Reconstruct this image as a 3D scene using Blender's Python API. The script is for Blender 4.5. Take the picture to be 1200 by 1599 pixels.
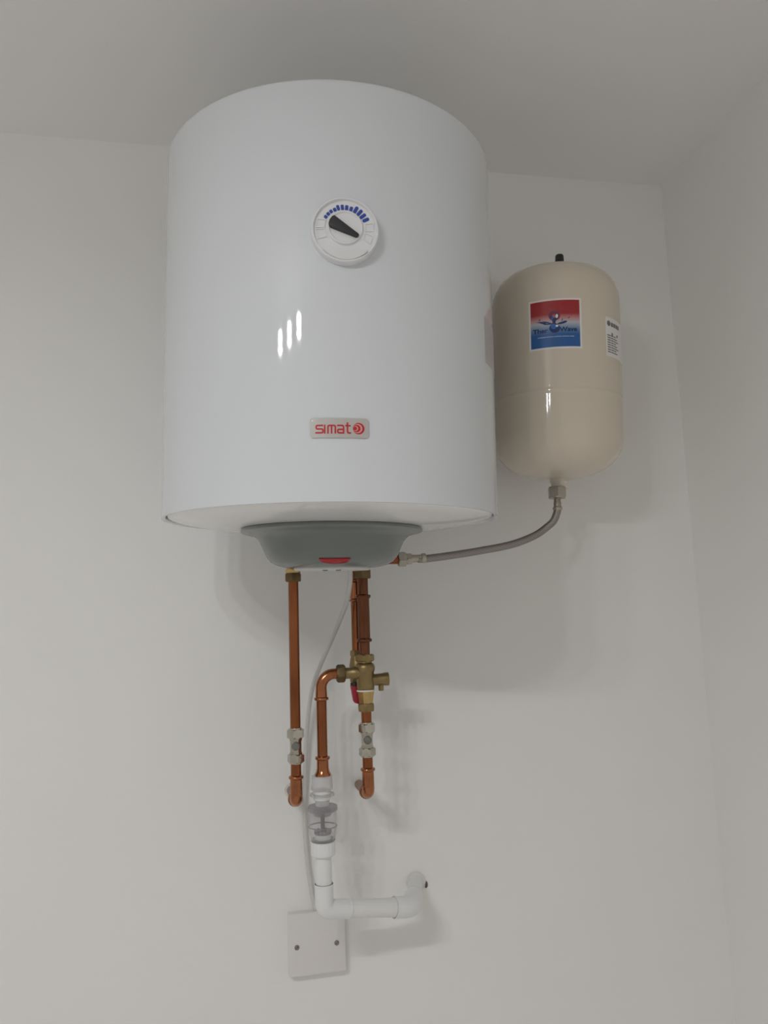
import bpy, bmesh, math, random
from mathutils import Vector, Matrix, geometry
random.seed(7)
PI = math.pi
for o in list(bpy.data.objects):
    bpy.data.objects.remove(o)
C = bpy.context.scene.collection
sc = bpy.context.scene

# ------------------------------------------------------------------ camera
EYE = 1.56
yaw, pitch, roll = 0.189, 0.143, -0.032
cam = bpy.data.objects.new('camera', bpy.data.cameras.new('camera'))
C.objects.link(cam)
F = Vector((math.sin(yaw) * math.cos(pitch), math.cos(yaw) * math.cos(pitch), math.sin(pitch)))
RT = Vector((math.cos(yaw), -math.sin(yaw), 0))
UP = RT.cross(F)
r_ = RT * math.cos(roll) + UP * math.sin(roll)
u_ = UP * math.cos(roll) - RT * math.sin(roll)
cam.matrix_world = Matrix(((r_.x, u_.x, -F.x, -0.124), (r_.y, u_.y, -F.y, -1.288),
                           (r_.z, u_.z, -F.z, EYE), (0, 0, 0, 1)))
cam.data.sensor_fit = 'VERTICAL'
cam.data.sensor_height = 36.0
cam.data.lens = 36.0 * 1200 / 1599
cam.data.clip_start = 0.02
sc.camera = cam

# ------------------------------------------------------------------ world, exposure
w = bpy.data.worlds.new('world')
sc.world = w
w.use_nodes = True
w.node_tree.nodes['Background'].inputs[0].default_value = (0.05, 0.05, 0.05, 1)
w.node_tree.nodes['Background'].inputs[1].default_value = 0.2
vs = sc.view_settings
vs.view_transform = 'Standard'
vs.look = 'None'
vs.gamma = 1.0
vs.use_curve_mapping = False
vs.exposure = -0.34
BULB = 62.0             # radiance of the three frosted bulb domes
DOWN = 3.8              # watts thrown downwards by each bulb
BULB_COL = (0.99, 0.995, 1.0)
sc.cycles.max_bounces = 16
sc.cycles.diffuse_bounces = 10
sc.cycles.glossy_bounces = 6
sc.cycles.transparent_max_bounces = 16
sc.cycles.caustics_reflective = False
sc.cycles.caustics_refractive = False


# ------------------------------------------------------------------ materials
def mat(name, col, rough=0.5, metal=0.0, coat=0.0, noise=0.0, nscale=40.0, bump=0.0, bscale=200.0,
        stretch=(1, 1, 1), spec=0.5, rvar=0.0, col2=None):
    m = bpy.data.materials.new(name)
    m.use_nodes = True
    nt = m.node_tree
    b = nt.nodes['Principled BSDF']
    b.inputs['Base Color'].default_value = (*col, 1)
    b.inputs['Roughness'].default_value = rough
    b.inputs['Metallic'].default_value = metal
    b.inputs['Specular IOR Level'].default_value = spec
    if coat:
        b.inputs['Coat Weight'].default_value = coat
        b.inputs['Coat Roughness'].default_value = 0.04
    tc = nt.nodes.new('ShaderNodeTexCoord')
    mp = nt.nodes.new('ShaderNodeMapping')
    mp.inputs['Scale'].default_value = stretch
    nt.links.new(tc.outputs['Object'], mp.inputs['Vector'])
    if noise or rvar:
        n = nt.nodes.new('ShaderNodeTexNoise')
        n.inputs['Scale'].default_value = nscale
        n.inputs['Detail'].default_value = 5
        nt.links.new(mp.outputs[0], n.inputs['Vector'])
        if noise:
            r = nt.nodes.new('ShaderNodeValToRGB')
            r.color_ramp.elements[0].position = 0.3
            r.color_ramp.elements[1].position = 0.72
            lo = col2 if col2 else tuple(c * (1 - noise) for c in col)
            r.color_ramp.elements[0].color = (*lo, 1)
            r.color_ramp.elements[1].color = (*col, 1)
            nt.links.new(n.outputs[0], r.inputs[0])
            nt.links.new(r.outputs[0], b.inputs['Base Color'])
        if rvar:
            mr = nt.nodes.new('ShaderNodeMapRange')
            mr.inputs['To Min'].default_value = max(0.02, rough - rvar)
            mr.inputs['To Max'].default_value = rough + rvar
            nt.links.new(n.outputs[0], mr.inputs['Value'])
            nt.links.new(mr.outputs[0], b.inputs['Roughness'])
    if bump:
        n2 = nt.nodes.new('ShaderNodeTexNoise')
        n2.inputs['Scale'].default_value = bscale
        n2.inputs['Detail'].default_value = 3
        nt.links.new(mp.outputs[0], n2.inputs['Vector'])
        bp = nt.nodes.new('ShaderNodeBump')
        bp.inputs['Strength'].default_value = bump
        bp.inputs['Distance'].default_value = 0.002
        nt.links.new(n2.outputs[0], bp.inputs['Height'])
        nt.links.new(bp.outputs[0], b.inputs['Normal'])
    return m


def clear_mat(name, tint, body, fac):
    m = bpy.data.materials.new(name)
    m.use_nodes = True
    nt = m.node_tree
    b = nt.nodes['Principled BSDF']
    b.inputs['Base Color'].default_value = (*body, 1)
    b.inputs['Roughness'].default_value = 0.12
    t = nt.nodes.new('ShaderNodeBsdfTransparent')
    t.inputs[0].default_value = (*tint, 1)
    lw = nt.nodes.new('ShaderNodeLayerWeight')
    lw.inputs['Blend'].default_value = 0.35
    mr = nt.nodes.new('ShaderNodeMapRange')
    mr.inputs['To Min'].default_value = fac
    mr.inputs['To Max'].default_value = min(1, fac + 0.45)
    nt.links.new(lw.outputs['Facing'], mr.inputs['Value'])
    mx = nt.nodes.new('ShaderNodeMixShader')
    nt.links.new(mr.outputs[0], mx.inputs[0])
    nt.links.new(t.outputs[0], mx.inputs[1])
    nt.links.new(b.outputs[0], mx.inputs[2])
    nt.links.new(mx.outputs[0], nt.nodes['Material Output'].inputs['Surface'])
    return m


M = {}
M['wall'] = mat('wall_paint', (0.86, 0.852, 0.835), 0.75, noise=0.02, nscale=3.0, bump=0.05, bscale=350, spec=0.3)
M['ceiling'] = mat('ceiling_paint', (0.90, 0.89, 0.88), 0.85, noise=0.02, nscale=3.0, bump=0.05, bscale=300, spec=0.2)
M['floor'] = mat('floor_tile', (0.84, 0.83, 0.82), 0.5, noise=0.06, nscale=9.0)
M['enamel'] = mat('white_enamel', (0.70, 0.725, 0.752), 0.55, coat=1.0, spec=0.15)
M['cap_white'] = mat('white_enamel_cap', (0.88, 0.875, 0.87), 0.25, coat=0.6)
M['seam'] = mat('dark_seam', (0.10, 0.10, 0.10), 0.6)
M['cover'] = mat('grey_green_plastic', (0.19, 0.21, 0.202), 0.24, spec=0.5)
M['cover_light'] = mat('pale_grey_plastic', (0.66, 0.65, 0.64), 0.45)
M['red_lens'] = mat('red_lens', (0.42, 0.012, 0.022), 0.25)
M['dial_white'] = mat('dial_white_plastic', (0.80, 0.80, 0.81), 0.35)
M['blue_mark'] = mat('blue_print', (0.035, 0.075, 0.36), 0.45)
M['pointer'] = mat('charcoal_plastic', (0.028, 0.030, 0.034), 0.5)
M['plate'] = mat('silver_grey_plate', (0.52, 0.50, 0.47), 0.40, metal=0.15)
M['logo_red'] = mat('red_print', (0.52, 0.018, 0.028), 0.45)
M['logo_pale'] = mat('pale_red_print', (0.66, 0.36, 0.33), 0.45)
M['faint_sticker'] = mat('faint_sticker', (0.50, 0.475, 0.47), 0.5, noise=0.04, nscale=60, stretch=(1, 1, 3))
M['cream'] = mat('cream_enamel', (0.675, 0.60, 0.495), 0.5, coat=0.9, spec=0.15)
M['cream_socket'] = mat('cream_socket', (0.70, 0.65, 0.55), 0.4)
M['black_rubber'] = mat('black_cap_plastic', (0.02, 0.022, 0.022), 0.45)
M['label_white'] = mat('label_white', (0.80, 0.78, 0.75), 0.45)
M['print_grey'] = mat('grey_print', (0.16, 0.16, 0.165), 0.5)
M['print_dark'] = mat('dark_print', (0.05, 0.05, 0.055), 0.5)
M['print_navy'] = mat('navy_print', (0.012, 0.035, 0.15), 0.45)
M['print_blue'] = mat('bright_blue_print', (0.02, 0.13, 0.50), 0.4)
M['print_plum'] = mat('plum_print', (0.15, 0.018, 0.06), 0.4)
M['print_glint_white'] = mat('white_print_and_glint', (0.85, 0.86, 0.88), 0.4)
M['print_sky'] = mat('pale_blue_print', (0.45, 0.55, 0.68), 0.4)
M['copper'] = mat('copper', (0.37, 0.136, 0.056), 0.22, metal=1.0, noise=0.4, nscale=26, stretch=(1, 1, 0.35),
                  rvar=0.07, col2=(0.22, 0.074, 0.032))
M['copper_fit'] = mat('copper_fitting', (0.47, 0.185, 0.088), 0.17, metal=1.0, noise=0.3, nscale=60, rvar=0.05)
M['copper_dark'] = mat('darker_copper', (0.215, 0.088, 0.047), 0.24, metal=1.0, noise=0.4, nscale=30, stretch=(1, 1, 0.35), rvar=0.06)  # darker copper for the upper right pipe and its coupling
M['copper_dull'] = mat('dull_copper', (0.42, 0.27, 0.21), 0.5, metal=0.7, noise=0.3, nscale=60)
M['brass'] = mat('dull_brass', (0.33, 0.245, 0.118), 0.40, metal=1.0, noise=0.25, nscale=90, rvar=0.06)
M['brass_bright'] = mat('bright_brass', (0.66, 0.47, 0.20), 0.26, metal=1.0, noise=0.2, nscale=80)
M['brass_dark'] = mat('aged_brass', (0.20, 0.140, 0.070), 0.45, metal=1.0, noise=0.25, nscale=80)
M['nickel'] = mat('nickel_plate', (0.54, 0.51, 0.44), 0.17, metal=1.0, noise=0.12, nscale=90)
M['nickel_dull'] = mat('dull_nickel', (0.50, 0.465, 0.40), 0.38, metal=1.0, noise=0.15, nscale=90)
M['slot'] = mat('grey_screw_slot', (0.23, 0.22, 0.20), 0.45, metal=0.8)
M['red_lever'] = mat('red_lever_plastic', (0.36, 0.012, 0.03), 0.4)
M['ptfe'] = mat('white_thread_tape', (0.75, 0.70, 0.58), 0.6)
M['pvc'] = mat('white_pvc', (0.80, 0.805, 0.805), 0.35, coat=0.15)
M['pvc_soft'] = mat('white_pvc_pipe', (0.79, 0.785, 0.77), 0.42)
M['cable'] = mat('white_cable_sheath', (0.63, 0.615, 0.60), 0.5)
M['box'] = mat('white_box_plastic', (0.74, 0.715, 0.71), 0.35)
M['screw'] = mat('screw_steel', (0.30, 0.29, 0.28), 0.4, metal=0.9)
M['plaster'] = mat('filler_plaster', (0.74, 0.72, 0.69), 0.9, bump=0.3, bscale=300)
M['hole'] = mat('hole_dark', (0.12, 0.095, 0.075), 0.9)
M['clear'] = clear_mat('clear_plastic', (0.93, 0.93, 0.94), (0.72, 0.71, 0.72), 0.16)
M['smoky'] = clear_mat('smoky_plastic', (0.80, 0.79, 0.80), (0.50, 0.49, 0.50), 0.35)
M['milky'] = clear_mat('milky_plastic', (0.92, 0.92, 0.93), (0.80, 0.79, 0.79), 0.55)
M['grey_stem'] = mat('grey_valve_stem', (0.17, 0.165, 0.165), 0.45)
M['bracket'] = mat('bracket_steel', (0.55, 0.55, 0.54), 0.4, metal=0.9)
M['lamp_white'] = mat('lamp_white_metal', (0.8, 0.8, 0.8), 0.4)

# braided steel hose: fine crossed strands in the tube's own uv
mb = bpy.data.materials.new('braided_steel')
mb.use_nodes = True
nt = mb.node_tree
b = nt.nodes['Principled BSDF']
b.inputs['Metallic'].default_value = 0.9
b.inputs['Roughness'].default_value = 0.42
uvn = nt.nodes.new('ShaderNodeTexCoord')
heights = []
for sx in (1, -1):
    mp = nt.nodes.new('ShaderNodeMapping')
    mp.inputs['Scale'].default_value = (8 * sx, 260, 1)
    nt.links.new(uvn.outputs['UV'], mp.inputs['Vector'])
    wv = nt.nodes.new('ShaderNodeTexWave')
    wv.bands_direction = 'DIAGONAL'
    wv.inputs['Scale'].default_value = 0.32
    nt.links.new(mp.outputs[0], wv.inputs['Vector'])
    heights.append(wv.outputs['Fac'])
mm = nt.nodes.new('ShaderNodeMath')
mm.operation = 'MAXIMUM'
nt.links.new(heights[0], mm.inputs[0])
nt.links.new(heights[1], mm.inputs[1])
rp = nt.nodes.new('ShaderNodeValToRGB')
rp.color_ramp.elements[0].color = (0.27, 0.248, 0.225, 1)
rp.color_ramp.elements[1].color = (0.34, 0.315, 0.288, 1)
nt.links.new(mm.outputs[0], rp.inputs[0])
nt.links.new(rp.outputs[0], b.inputs['Base Color'])
bp = nt.nodes.new('ShaderNodeBump')
bp.inputs['Strength'].default_value = 0.15
bp.inputs['Distance'].default_value = 0.0006
nt.links.new(mm.outputs[0], bp.inputs['Height'])
nt.links.new(bp.outputs[0], b.inputs['Normal'])
M['braid'] = mb

# printed vertical blend of the square label (ink colours, read from height in the label's own space)
mg = bpy.data.materials.new('label_print')
mg.use_nodes = True
nt = mg.node_tree
b = nt.nodes['Principled BSDF']
b.inputs['Roughness'].default_value = 0.4
tc = nt.nodes.new('ShaderNodeTexCoord')
sp = nt.nodes.new('ShaderNodeSeparateXYZ')
nt.links.new(tc.outputs['UV'], sp.inputs[0])
rp = nt.nodes.new('ShaderNodeValToRGB')
cr = rp.color_ramp
cr.elements[0].position = 0.0
cr.elements[0].color = (0.018, 0.105, 0.34, 1)
cr.elements[1].position = 1.0
cr.elements[1].color = (0.37, 0.018, 0.022, 1)
for p_, c_ in ((0.27, (0.02, 0.11, 0.34)), (0.40, (0.16, 0.27, 0.44)), (0.52, (0.50, 0.51, 0.56)),
               (0.60, (0.55, 0.28, 0.28)), (0.71, (0.37, 0.024, 0.028))):
    e = cr.elements.new(p_)
    e.color = (*c_, 1)
nt.links.new(sp.outputs['Y'], rp.inputs[0])
nt.links.new(rp.outputs[0], b.inputs['Base Color'])
M['label_print'] = mg

me = bpy.data.materials.new('lit_bulb')
me.use_nodes = True
nt = me.node_tree
nt.nodes.remove(nt.nodes['Principled BSDF'])
em = nt.nodes.new('ShaderNodeEmission')
em.inputs[0].default_value = (*BULB_COL, 1)
em.inputs[1].default_value = BULB
nt.links.new(em.outputs[0], nt.nodes['Material Output'].inputs['Surface'])
M['bulb'] = me


# ------------------------------------------------------------------ mesh helpers
class MB:
    """collects vertices / faces (optional uv per vertex) for ONE mesh object"""
    def __init__(s):
        s.v, s.f, s.uv = [], [], {}

    def add(s, vs_, fs_, uvs=None):
        k = len(s.v)
        s.v += [tuple(p) for p in vs_]
        s.f += [tuple(i + k for i in f) for f in fs_]
        if uvs:
            for i, t in enumerate(uvs):
                s.uv[k + i] = t
        return s

    def lathe(s, prof, p=(0, 0, 0), axis=(0, 0, 1), segs=32, rot=0.0, xdir=None, loop=False):
        """prof: list of (r, h) along axis; closed on the axis where r = 0"""
        p = Vector(p)
        k = Vector(axis).normalized()
        a = Vector(xdir) if xdir else (Vector((1, 0, 0)) if abs(k.x) < 0.9 else Vector((0, 1, 0)))
        a = (a - k * a.dot(k)).normalized()
        bb = k.cross(a)
        vs_, fs_ = [], []
        for r, h in prof:
            for i in range(segs):
                t = rot + 2 * PI * i / segs
                vs_.append(p + k * h + (a * math.cos(t) + bb * math.sin(t)) * max(r, 1e-6))
        n = len(prof)
        for j in range(n - 1):
            for i in range(segs):
                i2 = (i + 1) % segs
                fs_.append((j * segs + i, j * segs + i2, (j + 1) * segs + i2, (j + 1) * segs + i))
        if loop:
            for i in range(segs):
                i2 = (i + 1) % segs
                fs_.append(((n - 1) * segs + i, (n - 1) * segs + i2, i2, i))
            return s.add(vs_, fs_)
        if prof[0][0] > 0:
            fs_.append(tuple(reversed(range(segs))))
        if prof[-1][0] > 0:
            fs_.append(tuple((n - 1) * segs + i for i in range(segs)))
        return s.add(vs_, fs_)

    def cyl(s, p, axis, r, h0, h1, segs=28, ch=0.0):
        pr = [(r, h0), (r, h1)] if not ch else [(r - ch, h0), (r, h0 + ch), (r, h1 - ch), (r - ch, h1)]
        return s.lathe(pr, p, axis, segs)

    def hexnut(s, p, axis, r, h0, h1, rot=0.0, ch=0.0016):
        """hexagon nut: corner radius r, corners chamfered towards both ends"""
        k = Vector(axis).normalized()
        a = Vector((1, 0, 0)) if abs(k.x) < 0.9 else Vector((0, 1, 0))
        a = (a - k * a.dot(k)).normalized()
        bb = k.cross(a)
        p = Vector(p)
        fl = r * math.cos(PI / 6)
        N = 24
        rings = []
        for h, lim in ((h0, fl * 0.985), (h0 + ch, r), (h1 - ch, r), (h1, fl * 0.985)):
            ring = []
            for i in range(N):
                t = 2 * PI * i / N
                m = ((t + PI / 6) % (PI / 3)) - PI / 6
                rr = min(fl / math.cos(PI / 6 - abs(m)) if False else fl / math.cos(((t) % (PI / 3)) - PI / 6), lim)
                ring.append(p + k * h + (a * math.cos(t + rot) + bb * math.sin(t + rot)) * rr)
            rings.append(ring)
        vs_ = [q for ring in rings for q in ring]
        fs_ = []
        for j in range(3):
            for i in range(N):
                i2 = (i + 1) % N
                fs_.append((j * N + i, j * N + i2, (j + 1) * N + i2, (j + 1) * N + i))
        fs_.append(tuple(reversed(range(N))))
        fs_.append(tuple(3 * N + i for i in range(N)))
        return s.add(vs_, fs_)

    def tube(s, pts, r, segs=20, caps=True):
        """sweep a circle (radius r, number or list) along pts with parallel transport"""
        pts = [Vector(p) for p in pts]
        n = len(pts)
        rs = r if isinstance(r, (list, tuple)) else [r] * n
        tang = []
        for i in range(n):
            a = pts[max(i - 1, 0)]
            c = pts[min(i + 1, n - 1)]
            tang.append((c - a).normalized())
        ref = Vector((0, 0, 1)) if abs(tang[0].z) < 0.9 else Vector((1, 0, 0))
        u = (ref - tang[0] * ref.dot(tang[0])).normalized()
        vs_, fs_, uvs = [], [], []
        L = 0
        for i in range(n):
            if i:
                L += (pts[i] - pts[i - 1]).length
                u = (u - tang[i] * u.dot(tang[i])).normalized()
            v = tang[i].cross(u)
            for j in range(segs):
                t = 2 * PI * j / segs
                vs_.append(pts[i] + (u * math.cos(t) + v * math.sin(t)) * rs[i])
                tt = j / segs
                uvs.append((1 - abs(2 * tt - 1), L))
        for i in range(n - 1):
            for j in range(segs):
                j2 = (j + 1) % segs
                fs_.append((i * segs + j, i * segs + j2, (i + 1) * segs + j2, (i + 1) * segs + j))
        if caps:
            fs_.append(tuple(reversed(range(segs))))
            fs_.append(tuple((n - 1) * segs + j for j in range(segs)))
        return s.add(vs_, fs_, uvs)

    def box(s, c, d):
        x, y, z = c
        a, b_, h = d[0] / 2, d[1] / 2, d[2] / 2
        vs_ = [(x + i * a, y + j * b_, z + k * h) for i in (-1, 1) for j in (-1, 1) for k in (-1, 1)]
        return s.add(vs_, [(0, 1, 3, 2), (4, 6, 7, 5), (0, 4, 5, 1), (2, 3, 7, 6), (0, 2, 6, 4), (1, 5, 7, 3)])

    def prism(s, poly, fn, w0, w1):
        """2-D polygon (u, v) given depth from w0 to w1, every point mapped by fn(u, v, w)"""
        n = len(poly)
        tri = geometry.tessellate_polygon([[Vector((p[0], p[1], 0)) for p in poly]])
        vs_ = [fn(u, v, w1) for u, v in poly] + [fn(u, v, w0) for u, v in poly]
        fs_ = [tuple(t) for t in tri] + [tuple(n + i for i in reversed(t)) for t in tri]
        for i in range(n):
            j = (i + 1) % n
            fs_.append((i, j, n + j, n + i))
        return s.add(vs_, fs_)

    def ribbon(s, pts, width, fn, w0, w1, closed=False):
        """stroke of constant width along a polyline, mitred, mapped by fn"""
        n = len(pts)
        P = [Vector((p[0], p[1])) for p in pts]
        left, right = [], []
        for i in range(n):
            a = P[i - 1] if (i or closed) else None
            c = P[(i + 1) % n] if (i < n - 1 or closed) else None
            d1 = (P[i] - a).normalized() if a is not None else None
            d2 = (c - P[i]).normalized() if c is not None else None
            if d1 is None:
                d1 = d2
            if d2 is None:
                d2 = d1
            t = (d1 + d2).normalized()
            nn = Vector((-t.y, t.x))
            m = max(0.45, abs(nn.dot(Vector((-d1.y, d1.x)))))
            h = width / 2 / m
            left.append(P[i] + nn * h)
            right.append(P[i] - nn * h)
        vs_, fs_ = [], []
        for i in range(n):
            for q, ww in ((left[i], w1), (right[i], w1), (right[i], w0), (left[i], w0)):
                vs_.append(fn(q.x, q.y, ww))
        m = n if closed else n - 1
        for i in range(m):
            j = (i + 1) % n
            for k in range(4):
                k2 = (k + 1) % 4
                fs_.append((4 * i + k, 4 * i + k2, 4 * j + k2, 4 * j + k))
        if not closed:
            fs_.append((3, 2, 1, 0))
            e = 4 * (n - 1)
            fs_.append((e, e + 1, e + 2, e + 3))
        return s.add(vs_, fs_)

    def patch(s, poly_fn, u0, u1, nu, fn, w0, w1):
        """slab between v = lo(u) and v = hi(u), split in u so that it follows a curved surface"""
        vs_, fs_, uvs = [], [], []
        span = [poly_fn(u0 + (u1 - u0) * i / nu) for i in range(nu + 1)]
        lo_all = min(a for a, _ in span)
        hi_all = max(c for _, c in span)
        for i in range(nu + 1):
            u = u0 + (u1 - u0) * i / nu
            lo, hi = span[i]
            for v, ww in ((lo, w1), (hi, w1), (hi, w0), (lo, w0)):
                vs_.append(fn(u, v, ww))
                uvs.append((i / nu, (v - lo_all) / (hi_all - lo_all)))
        for i in range(nu):
            for k in range(4):
                k2 = (k + 1) % 4
                fs_.append((4 * i + k, 4 * (i + 1) + k, 4 * (i + 1) + k2, 4 * i + k2))
        fs_.append((0, 1, 2, 3))
        e = 4 * nu
        fs_.append((e + 3, e + 2, e + 1, e))
        return s.add(vs_, fs_, uvs)

    def build(s, name, m, parent=None, smooth=35, loc=None, bevel=0.0):
        me_ = bpy.data.meshes.new(name)
        me_.from_pydata(s.v, [], s.f)
        me_.validate()
        if s.uv:
            uvl = me_.uv_layers.new(name='UVMap')
            for lp in me_.loops:
                uvl.data[lp.index].uv = s.uv.get(lp.vertex_index, (0, 0))
        bm = bmesh.new()
        bm.from_mesh(me_)
        bmesh.ops.recalc_face_normals(bm, faces=bm.faces)
        if bevel:
            es = [e for e in bm.edges if len(e.link_faces) == 2 and e.calc_face_angle(0) > 0.6]
            bmesh.ops.bevel(bm, geom=es, offset=bevel, segments=2, affect='EDGES', profile=0.5)
        bm.to_mesh(me_)
        bm.free()
        for p in me_.polygons:
            p.use_smooth = bool(smooth)
        if smooth:
            me_.set_sharp_from_angle(angle=math.radians(smooth))
        me_.materials.append(M[m])
        o = bpy.data.objects.new(name, me_)
        C.objects.link(o)
        if parent:
            o.parent = parent
        if loc:
            o.location = loc
        return o


def tag(o, label, cat, group=None):
    o['label'] = label
    o['category'] = cat
    if group:
        o['group'] = group
    return o


def thing(name, label, cat, loc=(0, 0, 0), rot=(0, 0, 0), group=None):
    o = bpy.data.objects.new(name, None)
    C.objects.link(o)
    o.empty_display_size = 0.05
    o.location = loc
    o.rotation_euler = rot
    return tag(o, label, cat, group)


def struct(name, mb_, m, parent=None):
    o = mb_.build(name, m, parent, smooth=0)
    o['kind'] = 'structure'
    return o


def arc(c, a, b_, r, t0, t1, n=10):
    """points of a circular arc in the plane of unit vectors a, b_ about c"""
    c, a, b_ = Vector(c), Vector(a), Vector(b_)
    return [c + (a * math.cos(t0 + (t1 - t0) * i / n) + b_ * math.sin(t0 + (t1 - t0) * i / n)) * r for i in range(n + 1)]


def spline(pts, sub=8):
    """Catmull-Rom through pts"""
    P = [Vector(p) for p in pts]
    P = [P[0] * 2 - P[1]] + P + [P[-1] * 2 - P[-2]]
    out = []
    for i in range(1, len(P) - 2):
        for k in range(sub):
            t = k / sub
            p0, p1, p2, p3 = P[i - 1], P[i], P[i + 1], P[i + 2]
            out.append(0.5 * ((2 * p1) + (p2 - p0) * t + (2 * p0 - 5 * p1 + 4 * p2 - p3) * t * t
                              + (3 * p1 - p0 - 3 * p2 + p3) * t ** 3))
    out.append(P[-2])
    return out


def circle2(cx, cy, r, n=28, ry=None):
    ry = ry or r
    return [(cx + r * math.cos(2 * PI * i / n), cy + ry * math.sin(2 * PI * i / n)) for i in range(n)]


# ------------------------------------------------------------------ the room
X0, X1, Y0, ZC = -2.13, 0.703, -2.94, EYE + 0.84
T = 0.1
wall_back = struct('wall_back', MB().box(((X0 + X1) / 2, T / 2, ZC / 2), (X1 - X0 + 2 * T, T, ZC)), 'wall')
struct('wall_front', MB().box(((X0 + X1) / 2, Y0 - T / 2, ZC / 2), (X1 - X0 + 2 * T, T, ZC)), 'wall')
struct('wall_right', MB().box((X1 + T / 2, Y0 / 2, ZC / 2), (T, -Y0, ZC)), 'wall')
struct('wall_left', MB().box((X0 - T / 2, Y0 / 2, ZC / 2), (T, -Y0, ZC)), 'wall')
struct('floor', MB().box(((X0 + X1) / 2, Y0 / 2, -T / 2), (X1 - X0 + 2 * T, -Y0 + 2 * T, T)), 'floor')
struct('ceiling', MB().box(((X0 + X1) / 2, Y0 / 2, ZC + T / 2), (X1 - X0 + 2 * T, -Y0 + 2 * T, T)), 'ceiling')

# ------------------------------------------------------------------ water heater
R = 0.225
HZ = EYE + 0.141
heater = thing('water_heater', 'big white cylindrical electric water heater with a round dial, hung on the wall',
               'water heater', (0.0016, -0.2509, HZ), (0.042, 0.011, 0))
mbx = MB()
prof = [(0.2190, 0.006), (0.2195, 0.0004), (0.2215, -0.0010), (0.2236, -0.0012), (R, -0.0010), (R, 0.0010)]
JT = 0.482
prof += [(R, 0.007), (R, 0.06), (R, 0.25), (R, JT - 0.004), (R, JT)]
prof += [(R - 0.006 * (1 - math.cos(t)), JT + 0.006 * math.sin(t)) for t in (0.35, 0.7, 1.05, 1.4)]
prof += [(0.20, JT + 0.0085), (0.10, JT + 0.0120), (0, JT + 0.013)]
mbx.lathe(prof, segs=160)
mbx.f = [f for f in mbx.f if len(f) == 4]
mbx.build('jacket', 'enamel', heater, smooth=30)
MB().lathe([(0.2205, 0.0035), (0.2190, 0.0035), (0.2160, 0.006), (0.2155, 0.012)], segs=128).build('seam_gap', 'seam', heater)
mbx = MB()
mbx.lathe([(0.2185, 0.010), (0.2183, 0.0040), (0.2165, 0.0010), (0.212, -0.0012), (0.19, -0.0055), (0.16, -0.0095),
           (0.13, -0.0120), (0.10, -0.0125)], segs=128)
mbx.build('bottom_cap', 'cap_white', heater, smooth=40)

COV = [(0.1190, -0.0095), (0.1225, -0.0130), (0.1238, -0.0152), (0.1236, -0.0168), (0.1215, -0.0182), (0.1140, -0.0198),
       (0.1060, -0.0222), (0.1010, -0.0262), (0.0975, -0.0310), (0.0942, -0.0380), (0.0912, -0.0450), (0.0880, -0.0512), (0.0830, -0.0570),
       (0.0755, -0.0612), (0.0660, -0.0640), (0.0500, -0.0655), (0, -0.0662)]
cover = MB().lathe(COV, segs=96).build('service_cover', 'cover', heater, smooth=45)


def cov_r(z):
    for (r0, z0), (r1, z1) in zip(COV, COV[1:]):
        if z1 <= z <= z0:
            return r0 + (r1 - r0) * (z - z0) / (z1 - z0)
    return 0.08


lens = MB()
n = 20
vs_, fs_ = [], []
for i in range(n + 1):
    t = -1 + 2 * i / n
    a = math.radians(-4.6 + 13.4 * t)
    zt = -0.0560 + 0.0002 * t * t
    zb = zt - 0.0003 - 0.0056 * max(0.0, 1 - t * t) ** 0.3
    for k in range(4):
        z = zt + (zb - zt) * k / 3
        rr = cov_r(z) + 0.0010
        vs_.append((rr * math.sin(a), -rr * math.cos(a), z))
for i in range(n):
    for k in range(3):
        fs_.append((4 * i + k, 4 * i + 4 + k, 4 * i + 5 + k, 4 * i + 1 + k))
lens.add(vs_, fs_)
o = lens.build('indicator_lens', 'red_lens', cover)
sol = o.modifiers.new('thick', 'SOLIDIFY')
sol.thickness = 0.0015
sol.offset = 0
MB().lathe([(0.052, -0.0640), (0.052, -0.0672), (0.050, -0.0685), (0, -0.0690)], segs=64).build('base_plate', 'cover_light', cover)
for x, y in ((-0.013, -0.03), (0.004, -0.034)):
    MB().lathe([(0.0035, -0.068), (0.0035, -0.0698), (0, -0.0702)], (x, y, 0), segs=16).build('screw', 'slot', cover)
mbx = MB()
mbx.box((0, 0.2275, 0.40), (0.30, 0.012, 0.04))
mbx.build('wall_bracket', 'bracket', heater, smooth=0)


def on_drum(a_deg, z0, rad):
    a0 = math.radians(a_deg)

    def fn(u, v, wd):
        a = a0 + u / rad
        return Vector(((rad + wd) * math.sin(a), -(rad + wd) * math.cos(a), z0 + v))
    return fn


# --- thermostat dial (flat disc: tangent frame)
SD = 0.0378 / 299
A0 = math.radians(-2.75)
DO = Vector((R * math.sin(A0), -R * math.cos(A0), 0.3015))
DX = Vector((math.cos(A0), math.sin(A0), 0))
DN = Vector((math.sin(A0), -math.cos(A0), 0))


def dial_fn(u, v, wd):
    return DO + DX * u + Vector((0, 0, 1)) * v + DN * wd


def dz(X, Y):
    return ((X - 592) * SD, (438 - Y) * SD)


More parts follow.
